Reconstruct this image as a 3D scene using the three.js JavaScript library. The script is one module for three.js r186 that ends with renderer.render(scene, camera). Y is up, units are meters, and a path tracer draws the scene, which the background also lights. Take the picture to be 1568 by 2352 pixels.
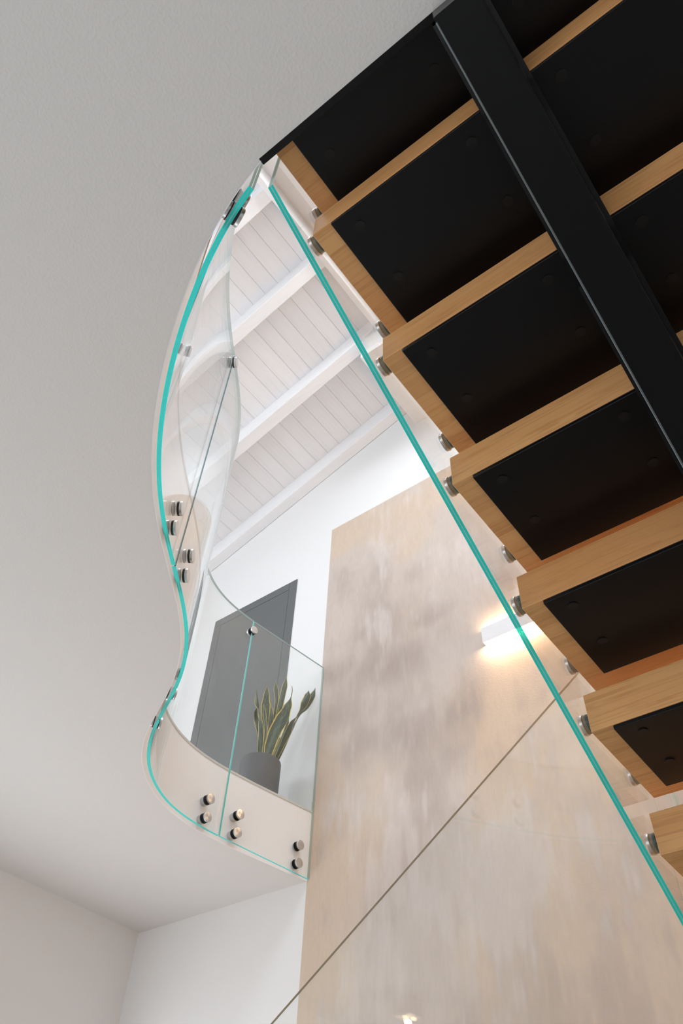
import * as THREE from 'three';
import { RectAreaLightUniformsLib } from 'three/addons/lights/RectAreaLightUniformsLib.js';
import { RoundedBoxGeometry } from 'three/addons/geometries/RoundedBoxGeometry.js';
import { mergeGeometries } from 'three/addons/utils/BufferGeometryUtils.js';

// ---------------------------------------------------------------- camera, sky, daylight, exposure
const scene = new THREE.Scene();
const EYE = 0.98;                                   // lens height above the lower floor
const camera = new THREE.PerspectiveCamera(66.80, 1568 / 2352, 0.02, 100);
camera.position.set(0, EYE, 0);
camera.rotation.order = 'YXZ';
camera.rotation.set(0.853747, 0.701749, 0.059875);
scene.add(camera);

const renderer = new THREE.WebGLRenderer({ antialias: true });
renderer.toneMapping = THREE.LinearToneMapping;
renderer.toneMappingExposure = 1.0;
renderer.shadowMap.enabled = true;
RectAreaLightUniformsLib.init();
scene.background = new THREE.Color().setRGB(0.80, 0.88, 1.0);   // pale overcast sky beyond the panes

function areaLight(name, w, h, pos, dir, color, intensity) {
  const l = new THREE.RectAreaLight(new THREE.Color().setRGB(...color), intensity, w, h);
  l.name = name; l.position.set(...pos);
  l.lookAt(pos[0] + dir[0], pos[1] + dir[1], pos[2] + dir[2]);
  scene.add(l);
  return l;
}
// levels
const CEIL = EYE + 1.79, UP = EYE + 2.175, GLASSTOP = EYE + 3.167, WALLZ = -3.119;
const XL = -4.015, XLU = -5.6, XR = 1.3, ZR = 5.0;
const SLOPE = 0.30786;
const beamY = x => EYE + 4.9612 + SLOPE * (x + 3.789);          // underside of the rafters, left slope
const plankY = x => beamY(x) + 0.18;
const RIDGE = -1.79;
const rightY = x => EYE + 5.757 - SLOPE * (x - RIDGE);           // plaster slope right of the ridge
// daylight: skylight, upper window, lower windows
const DAY = [0.90, 0.95, 1.0], DAYW = [0.965, 0.985, 1.0];
const SKY = { x0: -1.28, x1: -0.18, z0: -2.20, z1: -0.50 };
{
  const cx = (SKY.x0 + SKY.x1) / 2, cz = (SKY.z0 + SKY.z1) / 2, ang = Math.atan(SLOPE);
  areaLight('skylight_daylight', 1.02, 1.60, [cx + 0.05 , rightY(cx) + 0.16, cz], [-Math.sin(ang), -Math.cos(ang), 0], DAY, 18);
}
areaLight('upper_window_daylight', 4.6, 1.5, [-3.0, UP + 1.15, ZR - 0.06], [0, 0, -1], DAY, 2.7);
areaLight('upper_side_window_daylight', 3.6, 1.3, [XLU + 0.06, UP + 1.1, 0.6], [1, 0, 0], DAY, 6.2);
areaLight('lower_side_window_daylight', 3.6, 1.8, [XL + 0.06, 1.10, -1.1], [1, 0, 0], DAYW, 1.6);
areaLight('lower_window_daylight', 4.4, 1.9, [-1.4, 1.35, ZR - 0.06], [0, 0, -1], DAYW, 2.3);

// ---------------------------------------------------------------- helpers
function rng(seed) { let s = seed >>> 0; return () => { s = (s + 0x6D2B79F5) >>> 0; let t = Math.imul(s ^ (s >>> 15), 1 | s); t = (t + Math.imul(t ^ (t >>> 7), 61 | t)) ^ t; return ((t ^ (t >>> 14)) >>> 0) / 4294967296; }; }
const names = new Map();
function numbered(n) { const k = names.get(n) || 0; names.set(n, k + 1); return k ? `${n}_${String(k).padStart(3, '0')}` : n; }
function mesh(name, geo, mat, parent = scene) {
  const m = new THREE.Mesh(geo, mat);
  m.name = parent === scene ? numbered(name) : name;
  m.castShadow = m.receiveShadow = true; parent.add(m); return m;
}
function group(name, label, category, pos = [0, 0, 0], grp) {
  const g = new THREE.Group(); g.name = numbered(name); g.position.set(...pos); scene.add(g);
  g.userData = { label, category }; if (grp) g.userData.group = grp; return g;
}
function structure(o, label, category) { o.userData.kind = 'structure'; o.userData.label = label; o.userData.category = category; return o; }
function structGroup(name, label, category, pos) { const g = group(name, label, category, pos); g.userData.kind = 'structure'; return g; }
// axis box between corners with uv in metres
function box(x0, y0, z0, x1, y1, z1) {
  const g = new THREE.BoxGeometry(x1 - x0, y1 - y0, z1 - z0);
  g.translate((x0 + x1) / 2, (y0 + y1) / 2, (z0 + z1) / 2); return metricUV(g);
}
function metricUV(g, ou = 0, ov = 0) {
  const p = g.attributes.position, n = g.attributes.normal, uv = new Float32Array(p.count * 2);
  for (let i = 0; i < p.count; i++) {
    const ax = Math.abs(n.getX(i)), ay = Math.abs(n.getY(i)), az = Math.abs(n.getZ(i));
    let u, v;
    if (ay >= ax && ay >= az) { u = p.getX(i); v = p.getZ(i); } else if (az >= ax) { u = p.getX(i); v = p.getY(i); } else { u = p.getZ(i); v = p.getY(i); }
    uv[2 * i] = u + ou; uv[2 * i + 1] = v + ov;
  }
  g.setAttribute('uv', new THREE.BufferAttribute(uv, 2)); return g;
}
function rbox(w, h, d, r, seg = 2) { return new RoundedBoxGeometry(w, h, d, seg, r); }
// quads -> indexed-free geometry
class Quads {
  constructor() { this.p = []; this.n = []; this.uv = []; }
  v(p, n, uv) { this.p.push(...p); this.n.push(...n); this.uv.push(...(uv || [0, 0])); }
  quad(a, b, c, d, na, nb, nc, nd, ua, ub, uc, ud) {
    this.v(a, na, ua); this.v(b, nb, ub); this.v(c, nc, uc); this.v(a, na, ua); this.v(c, nc, uc); this.v(d, nd, ud);
  }
  build() {
    const g = new THREE.BufferGeometry();
    g.setAttribute('position', new THREE.Float32BufferAttribute(this.p, 3));
    g.setAttribute('normal', new THREE.Float32BufferAttribute(this.n, 3));
    g.setAttribute('uv', new THREE.Float32BufferAttribute(this.uv, 2)); return g;
  }
}
// polygon in (z,y) extruded from x0 to x1
function prismX(pts, x0, x1) {
  const s = new THREE.Shape(pts.map(([z, y]) => new THREE.Vector2(-z, y)));
  const g = new THREE.ExtrudeGeometry(s, { depth: x1 - x0, bevelEnabled: false });
  g.rotateY(Math.PI / 2);                     // (X,Y,Z)->(Z,Y,-X): shape x=-z -> world z, depth -> world x
  g.translate(x0, 0, 0); return metricUV(g);
}
// polygon in (x,y) extruded from z0 to z1
function prismZ(pts, z0, z1) {
  const g = new THREE.ExtrudeGeometry(new THREE.Shape(pts.map(([x, y]) => new THREE.Vector2(x, y))), { depth: z1 - z0, bevelEnabled: false });
  g.translate(0, 0, z0); return metricUV(g);
}

// ---------------------------------------------------------------- textures
function noiseField(seed, nx, ny) {           // periodic value noise lattice
  const r = rng(seed), a = new Float32Array(nx * ny); for (let i = 0; i < a.length; i++) a[i] = r();
  return (x, y) => {
    const xi = Math.floor(x), yi = Math.floor(y); let fx = x - xi, fy = y - yi;
    fx = fx * fx * (3 - 2 * fx); fy = fy * fy * (3 - 2 * fy);
    const x0 = ((xi % nx) + nx) % nx, x1 = (x0 + 1) % nx, y0 = ((yi % ny) + ny) % ny, y1 = (y0 + 1) % ny;
    return (a[y0 * nx + x0] * (1 - fx) + a[y0 * nx + x1] * fx) * (1 - fy) + (a[y1 * nx + x0] * (1 - fx) + a[y1 * nx + x1] * fx) * fy;
  };
}
function fbm(seed, nx, ny, oct) {             // over the unit square
  const f = []; for (let o = 0; o < oct; o++) f.push(noiseField(seed + o * 17, nx << o, ny << o));
  return (u, v) => { let s = 0, a = 0.5, t = 0; for (let o = 0; o < oct; o++) { s += a * f[o](u * (nx << o), v * (ny << o)); t += a; a *= 0.5; } return s / t; };
}
function makeTex(w, h, fn, srgb, repU = 1, repV = 1) {
  const d = new Uint8Array(w * h * 4);
  for (let j = 0; j < h; j++) for (let i = 0; i < w; i++) {
    const c = fn((i + 0.5) / w, (j + 0.5) / h), k = (j * w + i) * 4;
    for (let q = 0; q < 3; q++) d[k + q] = Math.max(0, Math.min(255, (Array.isArray(c) ? c[q] : c) * 255)); d[k + 3] = 255;
  }
  const t = new THREE.DataTexture(d, w, h, THREE.RGBAFormat);
  t.wrapS = t.wrapT = THREE.RepeatWrapping; t.magFilter = THREE.LinearFilter; t.minFilter = THREE.LinearMipmapLinearFilter; t.generateMipmaps = true;
  if (srgb) t.colorSpace = THREE.SRGBColorSpace; t.repeat.set(repU, repV); t.needsUpdate = true; return t;
}
const mix = (a, b, t) => a.map((x, i) => x + (b[i] - x) * t);
const sm = (a, b, x) => { const t = Math.max(0, Math.min(1, (x - a) / (b - a))); return t * t * (3 - 2 * t); };
// rolled plaster relief
const plasterBump = (() => { const a = fbm(11, 90, 90, 2), b = fbm(12, 9, 9, 2); return makeTex(512, 512, (u, v) => 0.3 + 0.55 * sm(0.35, 0.75, a(u, v)) + 0.15 * b(u, v), false, 2.3, 2.3); })();
const white = (r, g, b, rough = 0.85, bump = 0) => new THREE.MeshStandardMaterial({ color: new THREE.Color().setRGB(r, g, b), roughness: rough, ...(bump ? { bumpMap: plasterBump, bumpScale: bump } : {}) });
const M = {};
M.wall = white(0.82, 0.815, 0.81, 0.9, 0.00015);
M.ceiling = white(0.77, 0.765, 0.755, 0.95, 0.00035);
M.fascia = white(0.91, 0.905, 0.93, 0.6);
M.roofPlaster = white(0.84, 0.84, 0.84, 0.8);
M.floorUpper = white(0.70, 0.68, 0.66, 0.5);
M.floor = white(0.60, 0.585, 0.565, 0.5);
// painted roof boards
const boardTex = seed => { const g = fbm(seed, 5, 120, 3), b = fbm(seed + 5, 6, 3, 3); return makeTex(128, 512, (u, v) => { const k = 0.965 - 0.022 * sm(0.5, 0.9, g(v, u)) - 0.03 * b(u, v); return [k, k, k * 1.005]; }, true, 1 / 0.5, 1 / 2); };
M.boards = [0, 1, 2].map(i => new THREE.MeshStandardMaterial({ map: boardTex(31 + i * 9), color: new THREE.Color().setRGB(0.985 - 0.012 * i, 0.985 - 0.012 * i, 0.99 - 0.010 * i), roughness: 0.7 }));
M.rafter = new THREE.MeshStandardMaterial({ map: boardTex(77), roughness: 0.65 });
// mottled lime plaster on the feature wall (4.1 x 5.6 m, never repeated)
const PW = 4.1, PH = 5.6;
const limeTex = (() => {
  const big = fbm(201, 3, 4, 4), mid = fbm(211, 9, 11, 5), brush = fbm(216, 26, 15, 4), streak = fbm(221, 120, 26, 3), fine = fbm(231, 420, 150, 2), peach = fbm(241, 6, 5, 3), pale = fbm(251, 8, 9, 5);
  const rr = rng(5), bl = [];
  for (let i = 0; i < 34; i++) bl.push([rr() * 0.42, 0.55 + rr() * 0.24, 0.025 + rr() * 0.05, 0.012 + rr() * 0.03, 0.4 + rr() * 0.6]);
  return makeTex(2048, 2048, (u, v) => {
    let c = [0.815, 0.738, 0.662];
    const s = streak(u, v), f = fine(u, v), b = big(u, v), m = mid(u, v), q0 = brush(u + 0.01 * m, v);
    c = mix(c, [0.815, 0.705, 0.605], 0.55 * sm(0.46, 0.68, peach(u, v)));
    c = mix(c, [0.775, 0.735, 0.715], 0.65 * sm(0.42, 0.62, b + 0.3 * (m - 0.5)));
    let g = 0; for (const [x, y, rx, ry, k] of bl) { const q = ((u - x) / rx) ** 2 + ((v - y) / ry) ** 2; if (q < 6) g = Math.max(g, k * Math.exp(-q)); }
    const t = 0.45 * q0 + 0.35 * m + 0.2 * s;
    c = mix(c, [0.640, 0.575, 0.540], 0.85 * g * sm(0.30, 0.60, t));
    c = mix(c, [0.690, 0.630, 0.590], 0.6 * sm(0.48, 0.66, t));
    c = mix(c, [0.850, 0.808, 0.785], 0.6 * sm(0.50, 0.66, 0.5 * pale(u, v) + 0.3 * q0 + 0.2 * s));
    const k = 0.970 + 0.03 * s + 0.03 * f; return c.map(x => x * k);
  }, true, 1 / PW, 1 / PH);
})();
M.lime = new THREE.MeshStandardMaterial({ map: limeTex, roughness: 0.62, bumpMap: plasterBump, bumpScale: 0.0002 });
// oak: staves along x
const oakTex = seed => {
  const fib = fbm(seed, 6, 190, 3), wav = fbm(seed + 3, 3, 5, 3), tone = rng(seed + 7), st = [];
  for (let i = 0; i < 12; i++) st.push([tone(), tone(), tone()]);
  return makeTex(1024, 512, (u, v) => {
    const k = Math.floor(v * 12) % 12, [t, o, w] = st[k];
    const q = v * 12 - Math.floor(v * 12);
    const arch = Math.sin((q - 0.5) * 16 + 9 * wav(u + o, v * 0.4 + w) + 3 * Math.sin((u + o) * 6.283));
    const g = fib((u + o) % 1, v + 0.006 * arch);
    let c = mix([0.905, 0.690, 0.455], [0.850, 0.620, 0.390], t);
    c = mix(c, [0.70, 0.47, 0.27], 0.34 * sm(0.45, 0.8, g) + 0.16 * sm(0.55, 1, arch * w));
    if (q < 0.02) c = c.map(x => x * 0.93);
    return c;
  }, true, 1 / 1.0, 1 / 0.55);
};
M.oaks = [301, 333, 365].map(s => new THREE.MeshPhysicalMaterial({ map: oakTex(s), roughness: 0.5 }));
M.black = new THREE.MeshPhysicalMaterial({ color: new THREE.Color().setRGB(0.0025, 0.0032, 0.004), roughness: 0.34, specularIntensity: 0.5 });
M.steelBlack = new THREE.MeshPhysicalMaterial({ color: new THREE.Color().setRGB(0.006, 0.0065, 0.007), roughness: 0.22, specularIntensity: 0.22 });
M.highlightStrip = new THREE.MeshStandardMaterial({ color: new THREE.Color().setRGB(0.15, 0.17, 0.18), metalness: 0.9, roughness: 0.3 });  // paler metal so the spine's edge highlight is built in
M.screw = new THREE.MeshPhysicalMaterial({ color: new THREE.Color().setRGB(0.005, 0.005, 0.005), roughness: 0.45, specularIntensity: 0.6 });
M.steel = new THREE.MeshPhysicalMaterial({ color: new THREE.Color().setRGB(0.61, 0.61, 0.61), metalness: 1, roughness: 0.28, anisotropy: 0.5 });
M.sleeve = new THREE.MeshStandardMaterial({ color: new THREE.Color().setRGB(0.07, 0.12, 0.115), roughness: 0.35 });
M.rubber = new THREE.MeshStandardMaterial({ color: new THREE.Color().setRGB(0.012, 0.013, 0.013), roughness: 0.6 });
M.glass = new THREE.MeshPhysicalMaterial({ color: new THREE.Color().setRGB(0.984, 0.994, 0.992), roughness: 0, transmission: 1, thickness: 0, ior: 1.5 });
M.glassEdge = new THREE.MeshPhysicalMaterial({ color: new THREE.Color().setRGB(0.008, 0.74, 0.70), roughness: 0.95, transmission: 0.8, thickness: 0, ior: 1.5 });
M.glassTopShade = new THREE.MeshPhysicalMaterial({ color: new THREE.Color().setRGB(0.34, 0.43, 0.42), roughness: 0.95, transmission: 0.5, thickness: 0, ior: 1.5 });  // greyed copy of the edge glass: shade by facing put into the colour
M.glassDeep = new THREE.MeshPhysicalMaterial({ color: new THREE.Color().setRGB(0.02, 0.15, 0.18), roughness: 0.6, transmission: 0.4, thickness: 0, ior: 1.5 });  // darkened copy for butt joints; the dim internal reflection is in the colour
M.glassEnd = new THREE.MeshPhysicalMaterial({ color: new THREE.Color().setRGB(0.52, 0.72, 0.69), roughness: 0.95, transmission: 0.6, thickness: 0, ior: 1.5 });  // paler copy for the upright ends, toned by facing like the top edge
M.edgeWallReflection = new THREE.MeshStandardMaterial({ color: new THREE.Color().setRGB(0.36, 0.31, 0.21), roughness: 0.5 });  // warm light reflected off the beige wall, painted into the glass edge
M.pane = new THREE.MeshPhysicalMaterial({ color: 0xffffff, roughness: 0, transmission: 1, thickness: 0, ior: 1.5 });
M.interlayer = new THREE.MeshStandardMaterial({ color: new THREE.Color().setRGB(0.36, 0.54, 0.51), roughness: 0.5 });
M.doorGrey = new THREE.MeshStandardMaterial({ color: new THREE.Color().setRGB(0.125, 0.135, 0.135), roughness: 0.45 });
M.frameWhite = white(0.8, 0.8, 0.8, 0.5);
M.lampWhite = white(0.80, 0.79, 0.80, 0.5);
M.glow = new THREE.MeshStandardMaterial({ color: 0xffffff, emissive: new THREE.Color().setRGB(1.0, 0.74, 0.42), emissiveIntensity: 9, roughness: 0.6 });
M.pot = new THREE.MeshStandardMaterial({ color: new THREE.Color().setRGB(0.085, 0.092, 0.095), roughness: 0.6 });
M.soil = new THREE.MeshStandardMaterial({ color: new THREE.Color().setRGB(0.05, 0.035, 0.025), roughness: 1 });

// ---------------------------------------------------------------- the stairwell's curved edge (plan), found from the ceiling line
const CP = [[-0.5261, -0.2747], [-0.6141, -0.2928], [-0.6999, -0.318], [-0.7836, -0.3497], [-0.8653, -0.3868], [-0.9364, -0.4235], [-1.0146, -0.4682], [-1.0908, -0.5162], [-1.1648, -0.5674], [-1.2364, -0.6218], [-1.3053, -0.6794], [-1.3709, -0.7406], [-1.433, -0.8052], [-1.4915, -0.8732], [-1.5408, -0.9359], [-1.5941, -1.0085], [-1.6462, -1.082], [-1.6989, -1.1551], [-1.7539, -1.2264], [-1.8125, -1.2943], [-1.8756, -1.3578], [-1.9435, -1.416], [-2.016, -1.4684], [-2.0838, -1.5104], [-2.1628, -1.5534], [-2.2434, -1.594], [-2.3237, -1.6349], [-2.402, -1.679], [-2.4766, -1.7285], [-2.546, -1.785], [-2.6093, -1.8487], [-2.6656, -1.9191], [-2.7092, -1.9865], [-2.75, -2.0668], [-2.7812, -2.1508], [-2.8023, -2.2376], [-2.8137, -2.3262], [-2.8164, -2.4157], [-2.8123, -2.5057], [-2.8035, -2.5957], [-2.7918, -2.6854], [-2.7798, -2.7649], [-2.7654, -2.8539], [-2.7506, -2.9426], [-2.7356, -3.031], [-2.7205, -3.119]];
const edgeCurve = new THREE.CatmullRomCurve3(CP.map(([x, z]) => new THREE.Vector3(x, 0, z)), false, 'centripetal');
edgeCurve.arcLengthDivisions = 2000;
const EDGE = edgeCurve.getLength();
const edgePoint = s => edgeCurve.getPointAt(Math.min(1, Math.max(0, s / EDGE)));
function edgeNormal(s) { const e = 0.06, a = edgePoint(Math.max(0, s - e)), b = edgePoint(Math.min(EDGE, s + e)); const t = b.sub(a).normalize(); return new THREE.Vector3(t.z, 0, -t.x).normalize(); }
// into the void: at the start the void lies towards -z
const NSIGN = edgeNormal(0.3).z < 0 ? 1 : -1;
const at = (s, off) => { const p = edgePoint(s), n = edgeNormal(s).multiplyScalar(NSIGN); return [p.x + n.x * off, p.z + n.z * off, n.x, n.z]; };

// ---------------------------------------------------------------- structure
{
  const edgePts = []; for (let i = 0; i <= 160; i++) { const p = edgePoint(EDGE * i / 160); edgePts.push([p.x, p.z]); }
  const outline = [[XR, -0.268], ...edgePts, [XLU, WALLZ], [XLU, ZR], [XR, ZR]];
  const slabShape = new THREE.Shape(outline.map(([x, z]) => new THREE.Vector2(x, -z)));
  const slab = y0y1 => { const g = new THREE.ExtrudeGeometry(slabShape, { depth: y0y1[1] - y0y1[0], bevelEnabled: false }); g.rotateX(-Math.PI / 2); g.translate(0, y0y1[0], 0); return metricUV(g); };
  structure(mesh('ceiling', slab([CEIL, UP - 0.016]), M.ceiling), 'flat grey-white rolled plaster ceiling ending in a wavy curved edge', 'ceiling');
  structure(mesh('floor_upper', slab([UP - 0.016, UP]), M.floorUpper), 'floor of the upper landing above the curved slab edge', 'floor');
  // smooth white fascia following the curve
  const q = new Quads(), N = 200;
  const ring = i => { const s = EDGE * i / N, [x, z, nx, nz] = at(s, 0.0025); return { x, z, n: [nx, 0, nz], s }; };
  for (let i = 0; i < N; i++) {
    const a = ring(i), b = ring(i + 1), y0 = CEIL - 0.001, y1 = UP - 0.010;
    q.quad([a.x, y0, a.z], [b.x, y0, b.z], [b.x, y1, b.z], [a.x, y1, a.z], a.n, b.n, b.n, a.n, [a.s, 0], [b.s, 0], [b.s, 0.38], [a.s, 0.38]);
    const d = 0.0025, ai = [a.x - a.n[0] * d, a.z - a.n[2] * d], bi = [b.x - b.n[0] * d, b.z - b.n[2] * d];
    q.quad([a.x, y0, a.z], [ai[0], y0, ai[1]], [bi[0], y0, bi[1]], [b.x, y0, b.z], ...Array(4).fill([0, -1, 0]));
    q.quad([a.x, y1, a.z], [b.x, y1, b.z], [bi[0], y1, bi[1]], [ai[0], y1, ai[1]], ...Array(4).fill([0, 1, 0]));
  }
  structure(mesh('trim_1', fixWinding(q.build()), M.fascia), 'smooth white curved fascia of the landing slab behind the glass', 'trim');
  // slim edge profile on top of the fascia
  const e = new Quads();
  for (let i = 0; i < N; i++) {
    const f = (j, off) => { const [x, z, nx, nz] = at(EDGE * j / N, off); return [x, z, [nx, 0, nz]]; };
    const a = f(i, 0.006), b = f(i + 1, 0.006), c = f(i, -0.012), d = f(i + 1, -0.012), y0 = UP - 0.010, y1 = UP + 0.002;
    e.quad([a[0], y0, a[1]], [b[0], y0, b[1]], [b[0], y1, b[1]], [a[0], y1, a[1]], a[2], b[2], b[2], a[2]);
    e.quad([a[0], y1, a[1]], [b[0], y1, b[1]], [d[0], y1, d[1]], [c[0], y1, c[1]], ...Array(4).fill([0, 1, 0]));
    e.quad([a[0], y0, a[1]], [c[0], y0, c[1]], [d[0], y0, d[1]], [b[0], y0, b[1]], ...Array(4).fill([0, -1, 0]));
    e.quad([c[0], y0, c[1]], [c[0], y1, c[1]], [d[0], y1, d[1]], [d[0], y0, d[1]], ...Array(4).fill([-a[2][0], 0, -a[2][2]]));
  }
  structure(mesh('trim_2', fixWinding(e.build()), white(0.62, 0.61, 0.59, 0.5)), 'thin pale edge profile along the top of the curved fascia', 'trim');
}
structure(mesh('floor', box(XLU - 0.2, -0.2, WALLZ - 0.2, XR + 0.2, 0, ZR + 0.2), M.floor), 'pale floor of the lower room', 'floor');
// back wall with the doorway upstairs
const DX0 = -3.906, DX1 = -3.036, DTOP = EYE + 4.16;
{
  const t = 0.2, top = EYE + 6.1, z0 = WALLZ - t, z1 = WALLZ;
  const parts = [box(XLU - t, -0.2, z0, DX0, top, z1), box(DX1, -0.2, z0, XR + t, top, z1), box(DX0, DTOP, z0, DX1, top, z1), box(DX0, -0.2, z0, DX1, UP - 0.001, z1)];
  structure(mesh('wall_back', mergeGeometries(parts), M.wall), 'white wall behind the stairwell, with the grey door upstairs', 'wall');
  // plaster panel
  const g = box(-2.7185, 0, WALLZ, XR, EYE + 4.518, WALLZ + 0.004);
  const uv = g.attributes.uv; for (let i = 0; i < uv.count; i++) uv.setX(i, uv.getX(i) + 2.72);
  structure(mesh('wall_feature', g, M.lime), 'tall beige wall of mottled brushed lime plaster beside the stairs', 'wall');
}
{ // left wall of the lower room, with a window opening behind the camera
  const x0 = XL - 0.2, x1 = XL, wz0 = -2.95, wz1 = 0.75, wy0 = 0.15, wy1 = 2.05;
  structure(mesh('wall_left', mergeGeometries([box(x0, 0, WALLZ, x1, CEIL, wz0), box(x0, 0, wz1, x1, CEIL, ZR), box(x0, 0, wz0, x1, wy0, wz1), box(x0, wy1, wz0, x1, CEIL, wz1)]), M.wall), 'white left wall of the lower room meeting the ceiling in a corner', 'wall');
  const w = structGroup('window_1', 'side window of the lower room outside the frame', 'window');
  windowParts(w, 'x', XL - 0.1, wz0, wz1, wy0, wy1);
  const u0 = XLU - 0.2, u1 = XLU, vz0 = -1.2, vz1 = 2.4, vy0 = UP + 0.45, vy1 = UP + 1.75, top = plankY(XLU) + 0.1;
  structure(mesh('wall_left_upper', mergeGeometries([box(u0, UP, WALLZ, u1, top, vz0), box(u0, UP, vz1, u1, top, ZR), box(u0, UP, vz0, u1, vy0, vz1), box(u0, vy1, vz0, u1, top, vz1)]), M.wall), 'white knee wall of the upper floor under the low roof', 'wall');
  windowParts(structGroup('window_2', 'side window of the upper floor outside the frame', 'window'), 'x', XLU - 0.1, vz0, vz1, vy0, vy1);
}
{ // rear wall with two wide windows
  const z0 = ZR, z1 = ZR + 0.2, top = EYE + 6.1;
  const a = { x0: -3.7, x1: 0.9, y0: 0.3, y1: 2.4 }, b = { x0: -5.3, x1: -0.7, y0: UP + 0.4, y1: UP + 1.9 };
  structure(mesh('wall_rear', mergeGeometries([
    box(XLU - 0.2, 0, z0, a.x0, CEIL, z1), box(a.x1, 0, z0, XR + 0.2, CEIL, z1), box(a.x0, 0, z0, a.x1, a.y0, z1), box(a.x0, a.y1, z0, a.x1, CEIL, z1),
    box(XLU - 0.2, CEIL, z0, b.x0, top, z1), box(b.x1, CEIL, z0, XR + 0.2, top, z1), box(b.x0, CEIL, z0, b.x1, b.y0, z1), box(b.x0, b.y1, z0, b.x1, top, z1)]), M.wall), 'white wall behind the camera with wide windows', 'wall');
  windowParts(structGroup('window_5', 'wide window of the lower room behind the camera', 'window'), 'z', ZR + 0.1, a.x0, a.x1, a.y0, a.y1);
  windowParts(structGroup('window_3', 'wide window of the upper floor behind the camera', 'window'), 'z', ZR + 0.1, b.x0, b.x1, b.y0, b.y1);
}
structure(mesh('wall_right', box(XR, 0, WALLZ, XR + 0.2, EYE + 5.4, ZR), M.wall), 'white wall on the right of the staircase', 'wall');
function windowParts(g, axis, c, a0, a1, y0, y1) {
  const f = 0.06, d = 0.035, mk = (p0, p1, q0, q1, dd) => axis === 'x' ? box(c - dd, q0, p0, c + dd, q1, p1) : box(p0, q0, c - dd, p1, q1, c + dd);
  const m = (a0 + a1) / 2;
  mesh('window_frame', mergeGeometries([mk(a0, a0 + f, y0, y1, d), mk(a1 - f, a1, y0, y1, d), mk(a0 + f, a1 - f, y0, y0 + f, d), mk(a0 + f, a1 - f, y1 - f, y1, d), mk(m - f / 2, m + f / 2, y0 + f, y1 - f, d)]), M.frameWhite, g);
  for (const [p0, p1] of [[a0 + f, m - f / 2], [m + f / 2, a1 - f]]) mesh('pane', mk(p0, p1, y0 + f, y1 - f, 0.003), M.pane, g);
}
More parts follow.
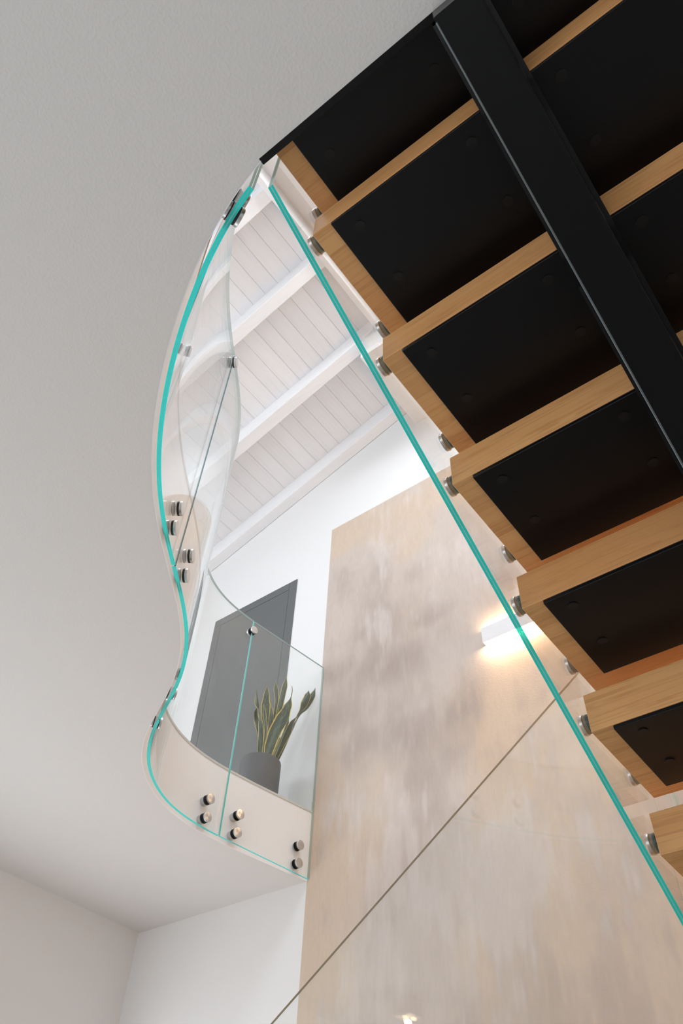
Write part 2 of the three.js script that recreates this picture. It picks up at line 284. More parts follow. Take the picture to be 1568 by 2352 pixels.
// ---------------------------------------------------------------- roof
{
  const g = structGroup('ceiling_roof', 'white sloping timber ceiling of boards and rafters above the upper floor', 'ceiling');
  const ang = Math.atan(SLOPE), pitch = 0.1255, w = pitch - 0.0012, t = 0.018, c = 0.0012;
  const sh = new THREE.Shape([[-w / 2 + c, 0], [w / 2 - c, 0], [w / 2, c], [w / 2, t], [-w / 2, t], [-w / 2, c]].map(a => new THREE.Vector2(...a)));
  const pg = new THREE.ExtrudeGeometry(sh, { depth: ZR - WALLZ, bevelEnabled: false }); metricUV(pg);
  { const p = pg.attributes.position, uv = pg.attributes.uv; for (let i = 0; i < p.count; i++) uv.setXY(i, p.getX(i) * 0.5, p.getZ(i)); }
  const r = rng(9); let k = 0;
  for (let x = -1.85; x > XLU - 0.1; x -= pitch * Math.cos(ang)) {
    const m = mesh('plank', pg, M.boards[Math.floor(r() * 3)], g);
    m.position.set(x, plankY(x), WALLZ); m.rotation.z = ang; k++;
  }
  // backing over the boards
  const bx0 = XLU - 0.3, bx1 = RIDGE;
  mesh('roof_deck', prismZ([[bx0, plankY(bx0) + 0.021], [bx1, plankY(bx1) + 0.021], [bx1, plankY(bx1) + 0.22], [bx0, plankY(bx0) + 0.22]], WALLZ - 0.2, ZR + 0.2), M.roofPlaster, g);
  const rb = 0.0035;
  for (const [za, zb] of [[-3.117, -3.022], [-2.441, -2.341], [-1.717, -1.622], [-1.110, -1.012], [-0.41, -0.31], [0.30, 0.40], [1.0, 1.1], [1.7, 1.8], [2.4, 2.5], [3.1, 3.2], [3.8, 3.9], [4.5, 4.6]]) {
    const x0 = XLU, x1 = -1.747;
    const bg = new THREE.ExtrudeGeometry(new THREE.Shape([[x0, beamY(x0)], [x1, beamY(x1)], [x1, plankY(x1) + 0.002], [x0, plankY(x0) + 0.002]].map(a => new THREE.Vector2(...a))), { depth: zb - za - 2 * rb, bevelEnabled: true, bevelSize: rb, bevelThickness: rb, bevelSegments: 2, bevelOffset: -rb });
    bg.translate(0, 0, za + rb); metricUV(bg);
    { const p = bg.attributes.position, uv = bg.attributes.uv; for (let i = 0; i < p.count; i++) uv.setXY(i, p.getY(i) * 0.5 + p.getZ(i), p.getX(i)); }
    mesh('rafter', bg, M.rafter, g);
  }
  const rg = rbox(0.70, 0.40, 0.757, 0.003); rg.translate(-1.55, EYE + 5.49, WALLZ + 0.379); metricUV(rg);
  mesh('boxed_soffit', rg, M.roofPlaster, g);
  const rd = rbox(0.042, 0.215, ZR - WALLZ - 0.764, 0.003); rd.translate(-1.724, EYE + 5.66, (ZR + WALLZ + 0.76) / 2); mesh('ridge_board', rd, M.roofPlaster, g);
  // right slope in four strips round the skylight
  const strip = (x0, x1, z0, z1) => prismZ([[x0, rightY(x0)], [x1, rightY(x1)], [x1, rightY(x1) + 0.3], [x0, rightY(x0) + 0.3]], z0, z1);
  mesh('plaster_slope', mergeGeometries([strip(RIDGE, SKY.x0, WALLZ - 0.2, ZR + 0.2), strip(SKY.x1, XR + 0.2, WALLZ - 0.2, ZR + 0.2), strip(SKY.x0, SKY.x1, WALLZ - 0.2, SKY.z0), strip(SKY.x0, SKY.x1, SKY.z1, ZR + 0.2)]), M.roofPlaster, g);
  const sg = structGroup('window_4', 'roof window above the stairs, hidden by the treads', 'window');
  const sp = (x0, x1, z0, z1, h0, h1) => prismZ([[x0, rightY(x0) + h0], [x1, rightY(x1) + h0], [x1, rightY(x1) + h1], [x0, rightY(x0) + h1]], z0, z1);
  const f = 0.04;
  mesh('window_frame', mergeGeometries([sp(SKY.x0, SKY.x0 + f, SKY.z0, SKY.z1, 0.18, 0.25), sp(SKY.x1 - f, SKY.x1, SKY.z0, SKY.z1, 0.18, 0.25), sp(SKY.x0 + f, SKY.x1 - f, SKY.z0, SKY.z0 + f, 0.18, 0.25), sp(SKY.x0 + f, SKY.x1 - f, SKY.z1 - f, SKY.z1, 0.18, 0.25)]), M.frameWhite, sg);
  mesh('pane', sp(SKY.x0 + f, SKY.x1 - f, SKY.z0 + f, SKY.z1 - f, 0.21, 0.216), M.pane, sg);
}
// ---------------------------------------------------------------- grey door upstairs
{
  const g = structGroup('door_1', 'tall flush grey door in a matching grey frame on the upper landing', 'door', [(DX0 + DX1) / 2, UP, WALLZ]);
  const W = DX1 - DX0, Hh = DTOP - UP, fw = 0.072, z0 = -0.06, z1 = 0.008;
  const b = (x0, y0, x1, y1, za, zb, r) => { const q = rbox(x1 - x0, y1 - y0, zb - za, r); q.translate((x0 + x1) / 2, (y0 + y1) / 2, (za + zb) / 2); return q; };
  mesh('jamb', b(-W / 2, 0.002, -W / 2 + fw, Hh - fw, z0, z1, 0.003), M.doorGrey, g);
  mesh('jamb', b(W / 2 - fw, 0.002, W / 2, Hh, z0, z1, 0.003), M.doorGrey, g);
  mesh('lintel', b(-W / 2, Hh - fw, W / 2 - fw - 0.0015, Hh, z0, z1, 0.003), M.doorGrey, g);
  mesh('leaf', b(-W / 2 + fw + 0.003, 0.006, W / 2 - fw - 0.003, Hh - fw - 0.003, z0, z1 - 0.001, 0.002), M.doorGrey, g);
  mesh('stop', b(-W / 2, 0.002, W / 2, Hh, z0 - 0.02, z0, 0.001), M.doorGrey, g);
}
{ const g = box(-2.95, UP, WALLZ, -2.72, UP + 0.06, WALLZ + 0.010); structure(mesh('baseboard_upper', mergeGeometries([box(XLU, UP, WALLZ, DX0 - 0.001, UP + 0.06, WALLZ + 0.010), box(DX1 + 0.001, UP, WALLZ, -2.7235, UP + 0.06, WALLZ + 0.010)]), M.frameWhite), 'low white skirting along the upper landing wall', 'baseboard'); }

// ---------------------------------------------------------------- staircase
const RISE = 0.17513, RUN = 0.27, TX0 = -0.5192, TX1 = 0.459, TD = 0.380, TH = 0.100;
const treadY = k => EYE + 1.7223 - RISE * k, treadZ = k => -0.4553 - RUN * k;   // bottom of a tread, its rear edge
const stair = group('staircase', 'straight open staircase of thick oak treads on a black steel spine', 'staircase');
{
  const cxs = -0.030, hw = 0.0457;
  // sawtooth spine: box section under the treads
  const lineY = z => EYE + 2.0176 + RISE / RUN * z;
  const z0 = -0.27, z1 = treadZ(6) + 0.02, hB = 0.115;
  {
    const s = new THREE.Shape([[-z0, lineY(z0) - hB], [-z1, lineY(z1) - hB], [-z1, lineY(z1) - 0.012], [-z0, lineY(z0) - 0.012]].map(a => new THREE.Vector2(...a)));
    const bv = 0.0045, g = new THREE.ExtrudeGeometry(s, { depth: 2 * hw - 2 * bv, bevelEnabled: true, bevelSize: bv, bevelThickness: bv, bevelSegments: 3, bevelOffset: -bv });
    g.rotateY(Math.PI / 2); g.translate(cxs - hw + bv, 0, 0); mesh('stringer', g, M.steelBlack, stair);
  }
  // added paler strip standing in for the highlight on the left lower edge of the spine
  for (const sx of [-1]) {
    const r = 0.0024, L0 = new THREE.Vector3(cxs + sx * (hw - 0.0016), lineY(z0 - 0.01) - hB + 0.0018, z0 - 0.01), L1 = new THREE.Vector3(cxs + sx * (hw - 0.0016), lineY(z1) - hB + 0.0018, z1);
    const g = new THREE.CylinderGeometry(r, r, L0.distanceTo(L1), 16, 1); g.applyQuaternion(new THREE.Quaternion().setFromUnitVectors(new THREE.Vector3(0, 1, 0), L1.clone().sub(L0).normalize())); g.translate((L0.x + L1.x) / 2, (L0.y + L1.y) / 2, (L0.z + L1.z) / 2);
    mesh('highlight_strip', g, M.highlightStrip, stair);
  }
  // header plate on the slab edge
  const hp = rbox(TX1 + 0.527, UP - CEIL - 0.012, 0.016, 0.0015); hp.translate((TX1 - 0.527) / 2, (UP + CEIL) / 2 - 0.007, -0.278); mesh('header_plate', hp, M.black, stair);
  const plateG = (x0, x1, d) => { const g = rbox(x1 - x0, 0.010, d, 0.0025); return g; };
  for (let k = -1; k <= 5; k++) {
    const y = treadY(k), zb = k < 0 ? -0.2875 : treadZ(k), zf = treadZ(k) - (k === 4 ? 0.350 : TD);
    const g = rbox(TX1 - TX0, TH, zb - zf, 0.0018, 2);
    g.translate((TX0 + TX1) / 2, y + TH / 2, (zb + zf) / 2); metricUV(g, 0.37 * k + 3, 0.11 * k + 4);
    const t = mesh('tread', g, M.oaks[(k + 3) % 3], stair);
    const px0 = TX0 + 0.0515, px1 = TX1 - 0.0515, pz1 = zb - 0.0015, pz0 = treadZ(k) - ({ 2: 0.319, 3: 0.308, 4: 0.294, 5: 0.294 }[k] || 0.338);
    const pg = rbox(px1 - px0, 0.011, pz1 - pz0, 0.002); pg.translate((px0 + px1) / 2, y - 0.0055, (pz0 + pz1) / 2);
    mesh('mounting_plate', pg, M.black, t);
    for (const bx of [-0.4165, -0.131, 0.071, 0.3565]) for (const bz of [-0.043, -0.190]) {
      const c = new THREE.CylinderGeometry(0.0115, 0.0115, 0.003, 24); c.translate(bx, y - 0.0118, treadZ(k) + bz); mesh('screw_cap', c, M.screw, t);
    }
    // bracket that carries the plate on the spine
    const br = prismX([[zb - 0.004, y - 0.010], [zf + 0.05, y - 0.010], [zf + 0.05, lineY(zf + 0.05) - 0.04], [zb - 0.004, lineY(zb - 0.004) - 0.04]].map(([z, yy]) => [z, Math.min(yy, y - 0.010)]), cxs - 0.056, cxs + 0.056);
    mesh('bracket', br, M.black, t);
  }
  // landing and lower flight along the feature wall (below the frame)
  const ly = treadY(6);
  mesh('landing', box(TX0, ly, WALLZ + 0.006, XR - 0.004, ly + TH, treadZ(6)), M.oaks[0], stair);
  for (let i = 1; i <= 9; i++) mesh('flight_tread', box(TX0 - RUN * i - 0.06, ly - RISE * i, WALLZ + 0.006, TX0 - RUN * (i - 1), ly - RISE * i + 0.06, -2.13), M.oaks[i % 3], stair);
  mesh('flight_stringer', box(TX0 - RUN * 9, 0, -2.68, TX0 + 0.1, 0.05, -2.58), M.steelBlack, stair);
  mesh('landing_post', box(-0.1, 0, -2.66, 0.0, ly, -2.56), M.steelBlack, stair);
}

// ---------------------------------------------------------------- laminated glass
const GT = 0.0060, GAP = 0.0016;      // sheet thickness, interlayer
function latheDisc(profile, seg = 40) { return new THREE.LatheGeometry(profile.map(a => new THREE.Vector2(...a)), seg); }
const capGeo = latheDisc([[0, 0], [0.0235, 0], [0.0250, 0.0015], [0.0250, 0.0085], [0.0243, 0.0096], [0.0235, 0.010], [0.012, 0.0103], [0, 0.0104]]);
const gasketGeo = latheDisc([[0, 0], [0.0238, 0], [0.0243, 0.0006], [0.0243, 0.0064], [0.0238, 0.007], [0, 0.007]]);
const spacerGeo = len => new THREE.CylinderGeometry(0.0225, 0.0225, len, 36);
// local +y of a fixing points away from what it is fixed to
function fixing(parent, p, dir, gap, thick) {
  const f = mesh('standoff', spacerGeo(Math.max(0.004, gap - 0.0035)), M.steel, parent);
  f.quaternion.setFromUnitVectors(new THREE.Vector3(0, 1, 0), new THREE.Vector3(...dir));
  const h = Math.max(0.004, gap - 0.0035);
  f.position.set(p[0] + dir[0] * h / 2, p[1], p[2] + dir[2] * h / 2);
  const put = (n, g, m, y) => { const c = mesh(n, g, m, f); c.position.y = y - h / 2; return c; };
  const inner = put('gasket', gasketGeo, M.rubber, gap - 0.0034); inner.scale.y = 0.45;
  put('gasket', gasketGeo, M.rubber, gap + thick + 0.0002);
  put('cap', capGeo, M.steel, gap + thick + 0.0073);
  return f;
}
function glassPanel(name, label, grp) { return group(name, label, 'glass panel', [0, 0, 0], grp); }
// gap between fascia and glass along the edge
const gapAt = s => 0.0140 + 0.008 * sm(2.1, 2.6, s) + 0.008 * sm(2.9, 3.38, s);
function ribbon(s0, s1, o0, o1, y0, y1, n, what) {        // closed curved slab, or its two faces, or its narrow edges
  const q = new Quads(), P = [];
  for (let i = 0; i <= n; i++) { const s = s0 + (s1 - s0) * i / n, g = gapAt(s), a = at(s, g + o0), b = at(s, g + o1); P.push({ a, b, n: [a[2], 0, a[3]], m: [-a[2], 0, -a[3]], s: s - s0 }); }
  const up = [0, 1, 0], dn = [0, -1, 0];
  for (let i = 0; i < n; i++) {
    const A = P[i], B = P[i + 1];
    if (what === 'faces') {
      q.quad([A.b[0], y0, A.b[1]], [B.b[0], y0, B.b[1]], [B.b[0], y1, B.b[1]], [A.b[0], y1, A.b[1]], A.n, B.n, B.n, A.n);
      q.quad([B.a[0], y0, B.a[1]], [A.a[0], y0, A.a[1]], [A.a[0], y1, A.a[1]], [B.a[0], y1, B.a[1]], B.m, A.m, A.m, B.m);
    }
    if (what === 'top') q.quad([A.b[0], y1, A.b[1]], [B.b[0], y1, B.b[1]], [B.a[0], y1, B.a[1]], [A.a[0], y1, A.a[1]], up, up, up, up);
    if (what === 'bottom') {
      q.quad([B.b[0], y0, B.b[1]], [A.b[0], y0, A.b[1]], [A.a[0], y0, A.a[1]], [B.a[0], y0, B.a[1]], dn, dn, dn, dn);
    }
  }
  const end = (E, sgn) => { const t = [-E.n[2] * sgn, 0, E.n[0] * sgn]; const o = [[E.a[0], y0, E.a[1]], [E.b[0], y0, E.b[1]], [E.b[0], y1, E.b[1]], [E.a[0], y1, E.a[1]]]; if (sgn > 0) o.reverse(); q.quad(...o, t, t, t, t); };
  if (what === 'end0') end(P[0], 1);
  if (what === 'end1') end(P[n], -1);
  return fixWinding(q.build());
}
// a flat plate (poly in t,y; thickness o0..o1 along n from the line a-b): its two faces and its narrow edges apart
function plate(place, poly, o0, o1, faces, caps, only = [0, 1, 2, 3]) {
  const q = new Quads(), A = poly.map(p => place(p[0], p[1], o0)), B = poly.map(p => place(p[0], p[1], o1)), n = poly.length;
  const nv = new THREE.Vector3(...B[0]).sub(new THREE.Vector3(...A[0])).normalize(), N1 = nv.toArray(), N0 = nv.clone().negate().toArray();
  if (faces) { q.quad(B[0], B[1], B[2], B[3], N1, N1, N1, N1); q.quad(A[0], A[1], A[2], A[3], N0, N0, N0, N0); }
  const cen = new THREE.Vector3(); for (const p of A.concat(B)) cen.add(new THREE.Vector3(...p)); cen.divideScalar(2 * n);
  if (caps) for (const i of only) {
    const j = (i + 1) % n, e = new THREE.Vector3(...A[j]).sub(new THREE.Vector3(...A[i])), m = e.cross(nv).normalize();
    if (m.dot(new THREE.Vector3(...A[i]).sub(cen)) < 0) m.negate(); const k = m.toArray();
    q.quad(A[i], A[j], B[j], B[i], k, k, k, k);
  }
  return fixWinding(q.build());
}
// poly corners run bottom edge, end, top edge, end
function laminate(g, place, poly, looks = [M.glassEdge, M.glassEnd, M.glassTopShade, M.glassEnd], gt = GT) {
  const T = 2 * gt + GAP;
  mesh('glass_sheet', plate(place, poly, 0, T, true, false), M.glass, g);
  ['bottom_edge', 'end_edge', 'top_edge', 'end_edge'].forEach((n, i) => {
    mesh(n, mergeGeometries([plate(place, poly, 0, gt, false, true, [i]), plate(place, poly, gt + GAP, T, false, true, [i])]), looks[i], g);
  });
  mesh('interlayer', plate(place, poly, gt, gt + GAP, false, true), M.interlayer, g);
}
// make every triangle wind with its normal
function fixWinding(g) {
  const p = g.attributes.position.array, n = g.attributes.normal.array, uv = g.attributes.uv.array, a = new THREE.Vector3(), b = new THREE.Vector3(), c = new THREE.Vector3();
  for (let i = 0; i < p.length; i += 9) {
    a.set(p[i], p[i + 1], p[i + 2]); b.set(p[i + 3], p[i + 4], p[i + 5]).sub(a); c.set(p[i + 6], p[i + 7], p[i + 8]).sub(a);
    b.cross(c); const d = b.x * (n[i] + n[i + 3]) + b.y * (n[i + 1] + n[i + 4]) + b.z * (n[i + 2] + n[i + 5]);
    if (d < 0) { for (let k = 0; k < 3; k++) { [p[i + 3 + k], p[i + 6 + k]] = [p[i + 6 + k], p[i + 3 + k]]; [n[i + 3 + k], n[i + 6 + k]] = [n[i + 6 + k], n[i + 3 + k]]; } const j = i / 9 * 6; for (let k = 0; k < 2; k++) [uv[j + 2 + k], uv[j + 4 + k]] = [uv[j + 4 + k], uv[j + 2 + k]]; }
  }
  return g;
}
const GB = CEIL + 0.004;
function curvedPanel(label, s0, s1, holes, free = false, last = false) {
  const g = glassPanel('curved_glass_panel', label, 'curved glass balustrade panels'), n = Math.ceil((s1 - s0) / 0.012);
  const T = 2 * GT + GAP;
  mesh('glass_sheet', ribbon(s0, s1, 0, T, GB, GLASSTOP, n, 'faces'), M.glass, g);
  for (const [w, m] of [['bottom', M.glassEdge], ['top', M.glassTopShade]])
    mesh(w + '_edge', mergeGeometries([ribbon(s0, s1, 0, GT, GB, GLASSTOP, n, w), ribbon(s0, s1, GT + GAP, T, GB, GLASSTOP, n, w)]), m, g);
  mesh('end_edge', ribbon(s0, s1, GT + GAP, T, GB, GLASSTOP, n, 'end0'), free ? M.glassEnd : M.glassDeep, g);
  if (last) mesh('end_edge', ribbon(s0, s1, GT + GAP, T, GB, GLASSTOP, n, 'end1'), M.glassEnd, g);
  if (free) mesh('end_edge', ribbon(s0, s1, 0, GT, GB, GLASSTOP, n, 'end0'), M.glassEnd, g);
  for (const w of ['bottom', 'top']) mesh('interlayer', ribbon(s0, s1, GT, GT + GAP, GB, GLASSTOP, n, w), M.interlayer, g);
  for (const s of holes) for (const y of [EYE + 1.842, EYE + 1.937]) { const [x, z, nx, nz] = at(s, 0.003); fixing(g, [x, y, z], [nx, 0, nz], gapAt(s) - 0.003, 2 * GT + GAP); }
  return g;
}
const JA = 1.372, JB = 2.285, JC = 3.372;
const panelA = curvedPanel('long curved glass balustrade panel nearest the top of the stairs', 0.062, JA - 0.0025, [0.158, 1.247], true);
const panelB = curvedPanel('curved glass balustrade panel at the middle bulge of the wavy edge', JA + 0.0025, JB - 0.0025, [1.468, 2.155]);
const panelC = curvedPanel('curved glass balustrade panel rounding the bend before the flat one', JB + 0.0025, JC - 0.003, [2.385, 3.268], false, true);
// clamps across the upper ends of the joints
function clamp(parent, x, y, z, nx, nz) {
  const th = 2 * GT + GAP, c = mesh('joint_clamp', capGeo, M.steel, parent);
  c.quaternion.setFromUnitVectors(new THREE.Vector3(0, 1, 0), new THREE.Vector3(nx, 0, nz)); c.position.set(x + nx * (th + 0.007), y, z + nz * (th + 0.007));
  const a = mesh('gasket', gasketGeo, M.rubber, c); a.position.y = -0.0069;
  const b = mesh('gasket', gasketGeo, M.rubber, c); b.position.y = -0.007 - th - 0.0073;
  const d = mesh('back_cap', capGeo, M.steel, c); d.rotation.x = Math.PI; d.position.y = -0.007 - th - 0.0074;
}
{ const [x, z, nx, nz] = at(JA, gapAt(JA)); clamp(panelA, x, EYE + 3.105, z, nx, nz); }
// flat panel running to the feature wall
{
  const g = glassPanel('flat_glass_panel', 'flat glass balustrade panel with four steel fixings beside the beige wall');
  const [ax, az] = at(JC + 0.006, 0.0325), bx = -2.7125, bz = WALLZ + 0.0065, L = Math.hypot(bx - ax, bz - az), nx = -(bz - az) / L, nz = (bx - ax) / L;   // towards +x
  const ux = (bx - ax) / L, uz = (bz - az) / L;
  laminate(g, (t, y, o) => [ax + ux * t + nx * o, y, az + uz * t + nz * o], [[0, GB], [L, GB], [L, GLASSTOP], [0, GLASSTOP]], [M.glassEdge, M.glassEnd, M.glassTopShade, M.glassEdge], 0.0042);
  for (const t of [0.092, 0.515]) for (const y of [EYE + 1.842, EYE + 1.937]) {
    const gp = 0.034 - 0.012 * t / L; fixing(g, [ax + (bx - ax) * t / L - nx * gp, y, az + (bz - az) * t / L - nz * gp], [nx, 0, nz], gp, 2 * GT + GAP);
  }
  clamp(g, ax + nx * 0.001 + (ax - bx) / L * 0.004, EYE + 3.085, az + (az - bz) / L * 0.004, nx, nz);
}
// stair balustrade
{
  const g = glassPanel('stair_glass_panel', 'sloping glass balustrade fixed to the ends of the oak treads');
  const xi = -0.525, x1 = -0.525 - GT, x2 = x1 - GAP, xo = x2 - GT, c = EYE + 1.956, k = 0.6465;
  const z0 = -0.3216, z1 = -2.14, hgt = 1.12;
  const poly = (a, b, h0, h1) => [[a, c + k * a + h0], [b, c + k * b + h0], [b, c + k * b + h1], [a, c + k * a + h1]];
  laminate(g, (z, y, o) => [xi - o, y, z], poly(z0, z1, 0, hgt));
  for (let kk = -1; kk <= 5; kk++) for (const dz of [-0.037, -0.304]) {
    const z = treadZ(kk) + dz; if (z > z0 - 0.03) continue;
    const y = treadY(kk) + 0.047;
    const f = mesh('standoff', new THREE.CylinderGeometry(0.0238, 0.0238, 0.0052, 36), M.rubber, g); f.rotation.z = Math.PI / 2; f.position.set(-0.5221, y, z);
    const cp = mesh('cap', capGeo, M.steel, f); cp.position.y = (-xo + 0.0004) - 0.5221;
    const rod = mesh('rod', new THREE.CylinderGeometry(0.0225, 0.0225, -xo - 0.5247, 32), M.sleeve, f); rod.position.y = (0.5247 - xo) / 2 - 0.5221;
  }
}
// glass beside the lower flight
{
  const g = glassPanel('stair_glass_panel', 'glass balustrade of the lower flight whose top edge, coloured like the reflected wall light, slants across the beige wall');
  const z = -2.10, sl = 0.6822, top = x => EYE + 1.6170 + sl * (x + 0.72299), x0 = -3.0, x1 = -0.58;
  const poly = [[x0, 0.002], [x1, 0.002], [x1, top(x1)], [x0, top(x0)]];
  laminate(g, (x, y, o) => [x, y, z - o], poly, [M.glassEdge, M.glassEnd, M.edgeWallReflection, M.glassEnd], 0.0038);
}

// ---------------------------------------------------------------- wall lamp
function wallLamp(label, x0, y0, power = 1) {
  const x1 = x0 + 0.36, y1 = y0 + 0.102, zb = WALLZ + 0.0045, d = 0.034;
  const g = group('wall_lamp', label, 'lamp', [(x0 + x1) / 2, (y0 + y1) / 2, zb]);
  const W = x1 - x0, Hh = y1 - y0, t = 0.004;
  const b = (a0, b0, c0, a1, b1, c1, r = 0.001) => { const q = rbox(a1 - a0, b1 - b0, c1 - c0, r, 1); q.translate((a0 + a1) / 2, (b0 + b1) / 2, (c0 + c1) / 2); return q; };
  mesh('front_panel', b(-W / 2, -Hh / 2, d - t, W / 2, Hh / 2, d, 0.0012), M.lampWhite, g);
  mesh('back_plate', b(-W / 2, -Hh / 2, 0, W / 2, Hh / 2, 0.003), M.lampWhite, g);
  mesh('end_cap', b(-W / 2, -Hh / 2, 0.003, -W / 2 + t, Hh / 2, d - t), M.lampWhite, g);
  mesh('end_cap', b(W / 2 - t, -Hh / 2, 0.003, W / 2, Hh / 2, d - t), M.lampWhite, g);
  mesh('diffuser', b(-W / 2 + t, Hh / 2 - 0.006, 0.003, W / 2 - t, Hh / 2 - 0.003, d - t), M.glow, g);
  mesh('diffuser', b(-W / 2 + t, -Hh / 2 + 0.003, 0.003, W / 2 - t, -Hh / 2 + 0.006, d - t), M.glow, g);
  const cx = (x0 + x1) / 2, cz = zb + d / 2;
  areaLight('wall_lamp_down', W - 0.02, 0.022, [cx, y0 + 0.0015, cz], [0, -1, 0], [1.0, 0.68, 0.40], 185 * power);
  areaLight('wall_lamp_up', W - 0.02, 0.022, [cx, y1 - 0.0015, cz], [0, 1, 0], [1.0, 0.66, 0.36], 80 * power);
}
wallLamp('slim white rectangular wall lamp throwing warm light up and down the beige wall', -1.526, EYE + 2.800);
wallLamp('second slim white wall lamp low beside the landing, outside the frame', 0.30, EYE + 0.95, 8);
// ---------------------------------------------------------------- ceiling spot behind the camera (its glint shows in the lower glass)
{
  const p = [-3.272, CEIL, 0.643];
  const g = group('ceiling_spotlight', 'square surface-mounted ceiling spotlight outside the frame, mirrored in the lower glass', 'lamp', p);
  const body = rbox(0.14, 0.11, 0.14, 0.004); body.translate(0, -0.055, 0); mesh('housing', body, white(0.55, 0.52, 0.48, 0.6), g);
  for (const [x, z] of [[-0.03, 0.02], [0.03, 0.025], [0, -0.03]]) { const b = new THREE.SphereGeometry(0.016, 20, 12); b.translate(x, -0.112, z); mesh('bulb', b, M.glow, g); }
  const l = new THREE.PointLight(new THREE.Color().setRGB(1, 0.78, 0.52), 0.5); l.name = 'spot_bulb'; l.position.set(p[0], CEIL - 0.14, p[2]); l.castShadow = true; scene.add(l);
}
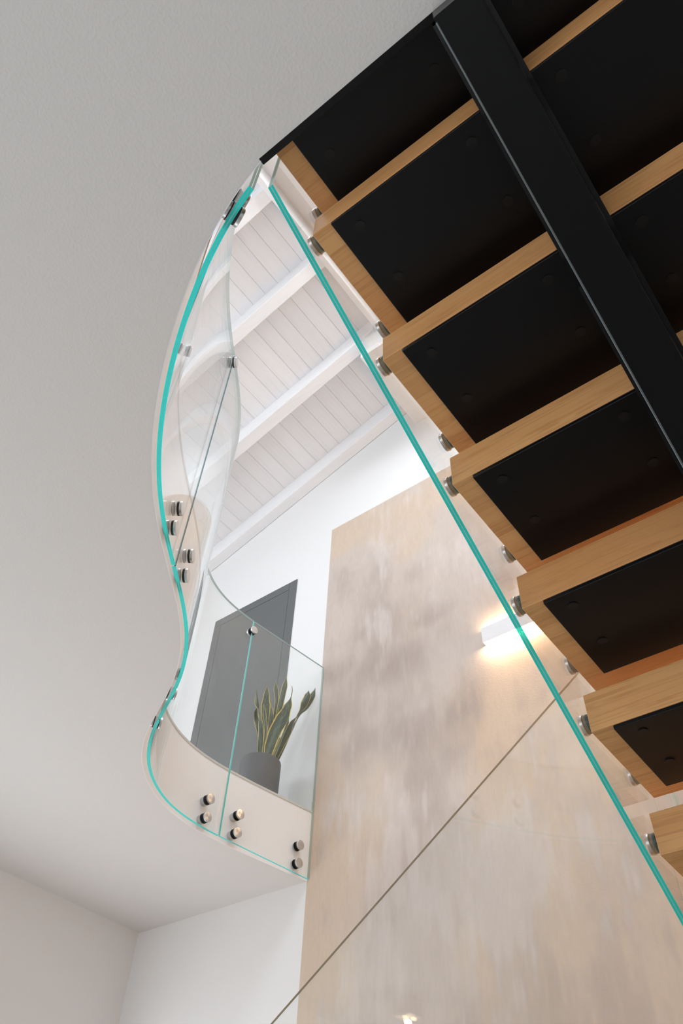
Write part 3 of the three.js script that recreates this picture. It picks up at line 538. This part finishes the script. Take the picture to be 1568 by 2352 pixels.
// ---------------------------------------------------------------- snake plant
{
  const px = -2.940, pz = -2.885, R = 0.120, PHt = 0.264;
  const g = group('potted_snake_plant', 'snake plant with yellow-edged leaves in a grey pot behind the flat glass', 'plant', [px, UP, pz]);
  const prof = [[0, 0], [R - 0.012, 0], [R - 0.004, 0.004], [R, 0.014], [R, PHt - 0.012], [R - 0.003, PHt - 0.003], [R - 0.008, PHt], [R - 0.013, PHt - 0.003], [R - 0.014, PHt - 0.05], [0, PHt - 0.05]];
  mesh('pot', new THREE.LatheGeometry(prof.map(a => new THREE.Vector2(...a)), 64), M.pot, g);
  const so = new THREE.CylinderGeometry(R - 0.016, R - 0.016, 0.02, 40); so.translate(0, PHt - 0.045, 0); mesh('soil', so, M.soil, g);
  const leafTex = (() => { const n = fbm(501, 10, 40, 3), m = fbm(507, 30, 60, 2); return makeTex(128, 512, (u, v) => {
    const e = Math.abs(u - 0.5) * 2;
    let c = mix([0.170, 0.235, 0.170], [0.315, 0.375, 0.255], sm(0.42, 0.66, n(u * 0.4, v + 0.03 * Math.sin(u * 20)) * 0.8 + 0.2 * m(u, v)));
    return mix(c, [0.82, 0.72, 0.34], sm(0.82, 0.88, e + 0.03 * (m(u, v) - 0.5)));
  }, true); })();
  M.leaf = new THREE.MeshStandardMaterial({ map: leafTex, roughness: 0.45 });
  // a leaf: centre line, half width and turn (about its own length) at each station, in the picture plane of the plant
  const right = new THREE.Vector3(0.7004, 0, -0.7138), fwd = new THREE.Vector3(0.7138, 0, 0.7004);
  function leaf(pts, depth, lean) {
    // pts: [a (m to the right), y (m above the floor), half width, turn]
    const lo = pts[0], root = [lo[0] * 0.72, PHt - 0.045, lo[2] * 0.8, lo[3]]; pts = [root, ...pts].map(([a, y, w, t]) => [a, y, w / Math.max(0.55, Math.abs(Math.cos(t))), t]);
    const cur = new THREE.CatmullRomCurve3(pts.map(([a, y], i) => new THREE.Vector3().addScaledVector(right, a).addScaledVector(fwd, depth + lean * i / (pts.length - 1)).add(new THREE.Vector3(0, y, 0))), false, 'centripetal');
    const N = 40, C = 6, q = new Quads(), rows = [];
    for (let i = 0; i <= N; i++) {
      const t = i / N, f = t * (pts.length - 1), k = Math.min(pts.length - 2, Math.floor(f)), u = sm(0, 1, f - k);
      const hw = pts[k][2] * (1 - u) + pts[k + 1][2] * u, tw = pts[k][3] * (1 - u) + pts[k + 1][3] * u;
      const p = cur.getPoint(t), tg = cur.getTangent(t);
      const s0 = right.clone().addScaledVector(tg, -right.dot(tg)).normalize(), n0 = new THREE.Vector3().crossVectors(s0, tg).normalize();
      const s = s0.clone().multiplyScalar(Math.cos(tw)).addScaledVector(n0, Math.sin(tw)), n = n0.clone().multiplyScalar(Math.cos(tw)).addScaledVector(s0, -Math.sin(tw));
      const row = []; for (let j = 0; j <= C; j++) { const e = j / C * 2 - 1; row.push(p.clone().addScaledVector(s, e * hw).addScaledVector(n, -0.35 * hw * (1 - e * e))); } rows.push(row);
    }
    const pos = [], uv = [], idx = [];
    for (const side of [0, 1]) for (let i = 0; i <= N; i++) for (let j = 0; j <= C; j++) {
      const p = rows[i][j].clone(); const a = rows[Math.min(N, i + 1)][j].clone().sub(rows[Math.max(0, i - 1)][j]), b = rows[i][Math.min(C, j + 1)].clone().sub(rows[i][Math.max(0, j - 1)]);
      const n = b.cross(a).normalize(); const edge = j === 0 || j === C || i === N ? 0.0002 : 0.0016; p.addScaledVector(n, side ? -edge : edge);
      pos.push(p.x, p.y, p.z); uv.push(j / C, i / N * 1.0);
    }
    const W = C + 1, S = (N + 1) * W;
    for (let i = 0; i < N; i++) for (let j = 0; j < C; j++) { const a = i * W + j, b = a + 1, c = a + W, d = c + 1; idx.push(a, b, d, a, d, c); idx.push(S + a, S + d, S + b, S + a, S + c, S + d); }
    for (let i = 0; i < N; i++) for (const j of [0, C]) { const a = i * W + j, c = a + W; idx.push(a, c, S + c, a, S + c, S + a); }
    const ge = new THREE.BufferGeometry(); ge.setAttribute('position', new THREE.Float32BufferAttribute(pos, 3)); ge.setAttribute('uv', new THREE.Float32BufferAttribute(uv, 2)); ge.setIndex(idx); ge.computeVertexNormals();
    mesh('leaf', ge, M.leaf, g);
  }
  LEAVES().forEach(([d, l, p]) => leaf(p, d, l));
  function LEAVES() {
    // depth towards the stairs, lean, stations
    return [
      [0.000, 0, [[-0.011, 0.285, 0.0107, 0.1], [-0.015, 0.372, 0.0176, 0.0], [-0.025, 0.490, 0.0166, 0.2], [-0.046, 0.585, 0.0070, 1.2], [-0.070, 0.658, 0.0142, 2.7], [-0.086, 0.768, 0.0008, 3.0]]],
      [-0.030, 0, [[0.007, 0.305, 0.0081, 0.0], [-0.026, 0.460, 0.0124, 0.3], [-0.058, 0.562, 0.0168, 0.2], [-0.070, 0.619, 0.0113, -0.3], [-0.067, 0.653, 0.0021, -0.8]]],
      [0.010, 0, [[0.007, 0.281, 0.0093, 0.0], [0.006, 0.455, 0.0082, 0.8], [-0.005, 0.551, 0.0223, 0.3], [-0.015, 0.641, 0.0297, 0.1], [-0.019, 0.726, 0.0186, 0.0], [-0.023, 0.807, 0.0008, 0.0]]],
      [0.040, 0, [[0.007, 0.263, 0.0073, 0.2], [0.004, 0.467, 0.0082, 0.5], [-0.014, 0.562, 0.0097, 0.3], [-0.028, 0.642, 0.0008, 0.0]]],
      [-0.020, 0, [[0.033, 0.302, 0.0094, 0.2], [0.031, 0.510, 0.0153, 0.2], [0.024, 0.608, 0.0156, -0.2], [0.005, 0.707, 0.0072, -0.8], [-0.015, 0.792, 0.0008, -1.0]]],
      [-0.040, 0, [[0.040, 0.315, 0.0095, 0.0], [0.046, 0.476, 0.0139, 0.3], [0.052, 0.608, 0.0142, 0.6], [0.050, 0.727, 0.0130, 0.1], [0.036, 0.814, 0.0147, 0.0], [0.028, 0.883, 0.0008, 0.0]]],
      [-0.030, 0, [[0.043, 0.309, 0.0095, 0.0], [0.059, 0.479, 0.0153, -0.2], [0.068, 0.604, 0.0156, 0.5], [0.078, 0.724, 0.0188, 0.2], [0.089, 0.832, 0.0176, 0.0], [0.095, 0.923, 0.0008, 0.0]]],
      [0.055, 0, [[0.032, 0.257, 0.0185, 0.0], [0.042, 0.353, 0.0336, 0.1], [0.062, 0.449, 0.0397, 0.1], [0.092, 0.534, 0.0430, 0.1], [0.119, 0.628, 0.0268, 0.2], [0.134, 0.705, 0.0021, 0.8], [0.135, 0.750, 0.0050, 1.6], [0.131, 0.787, 0.0008, 1.9]]],
      [0.030, 0, [[0.071, 0.262, 0.0160, 0.2], [0.098, 0.360, 0.0244, 0.2], [0.131, 0.450, 0.0248, 0.4], [0.157, 0.542, 0.0154, 0.9], [0.188, 0.604, 0.0099, 1.5], [0.221, 0.685, 0.0215, 2.6], [0.237, 0.739, 0.0203, 2.9], [0.242, 0.785, 0.0008, 3.1]]],
      [-0.010, 0, [[0.091, 0.288, 0.0108, 0.3], [0.114, 0.371, 0.0150, 0.5], [0.157, 0.512, 0.0112, 1.0], [0.197, 0.624, 0.0086, 1.6], [0.242, 0.698, 0.0145, 2.5], [0.270, 0.772, 0.0176, 2.9], [0.286, 0.839, 0.0008, 3.1]]],
      [0.070, 0, [[0.063, 0.244, 0.0059, 0.4], [0.087, 0.334, 0.0087, 0.8], [0.109, 0.422, 0.0068, 1.0], [0.128, 0.496, 0.0083, 0.5], [0.134, 0.541, 0.0008, 0.3]]],
    ];
  }
}
renderer.render(scene, camera);
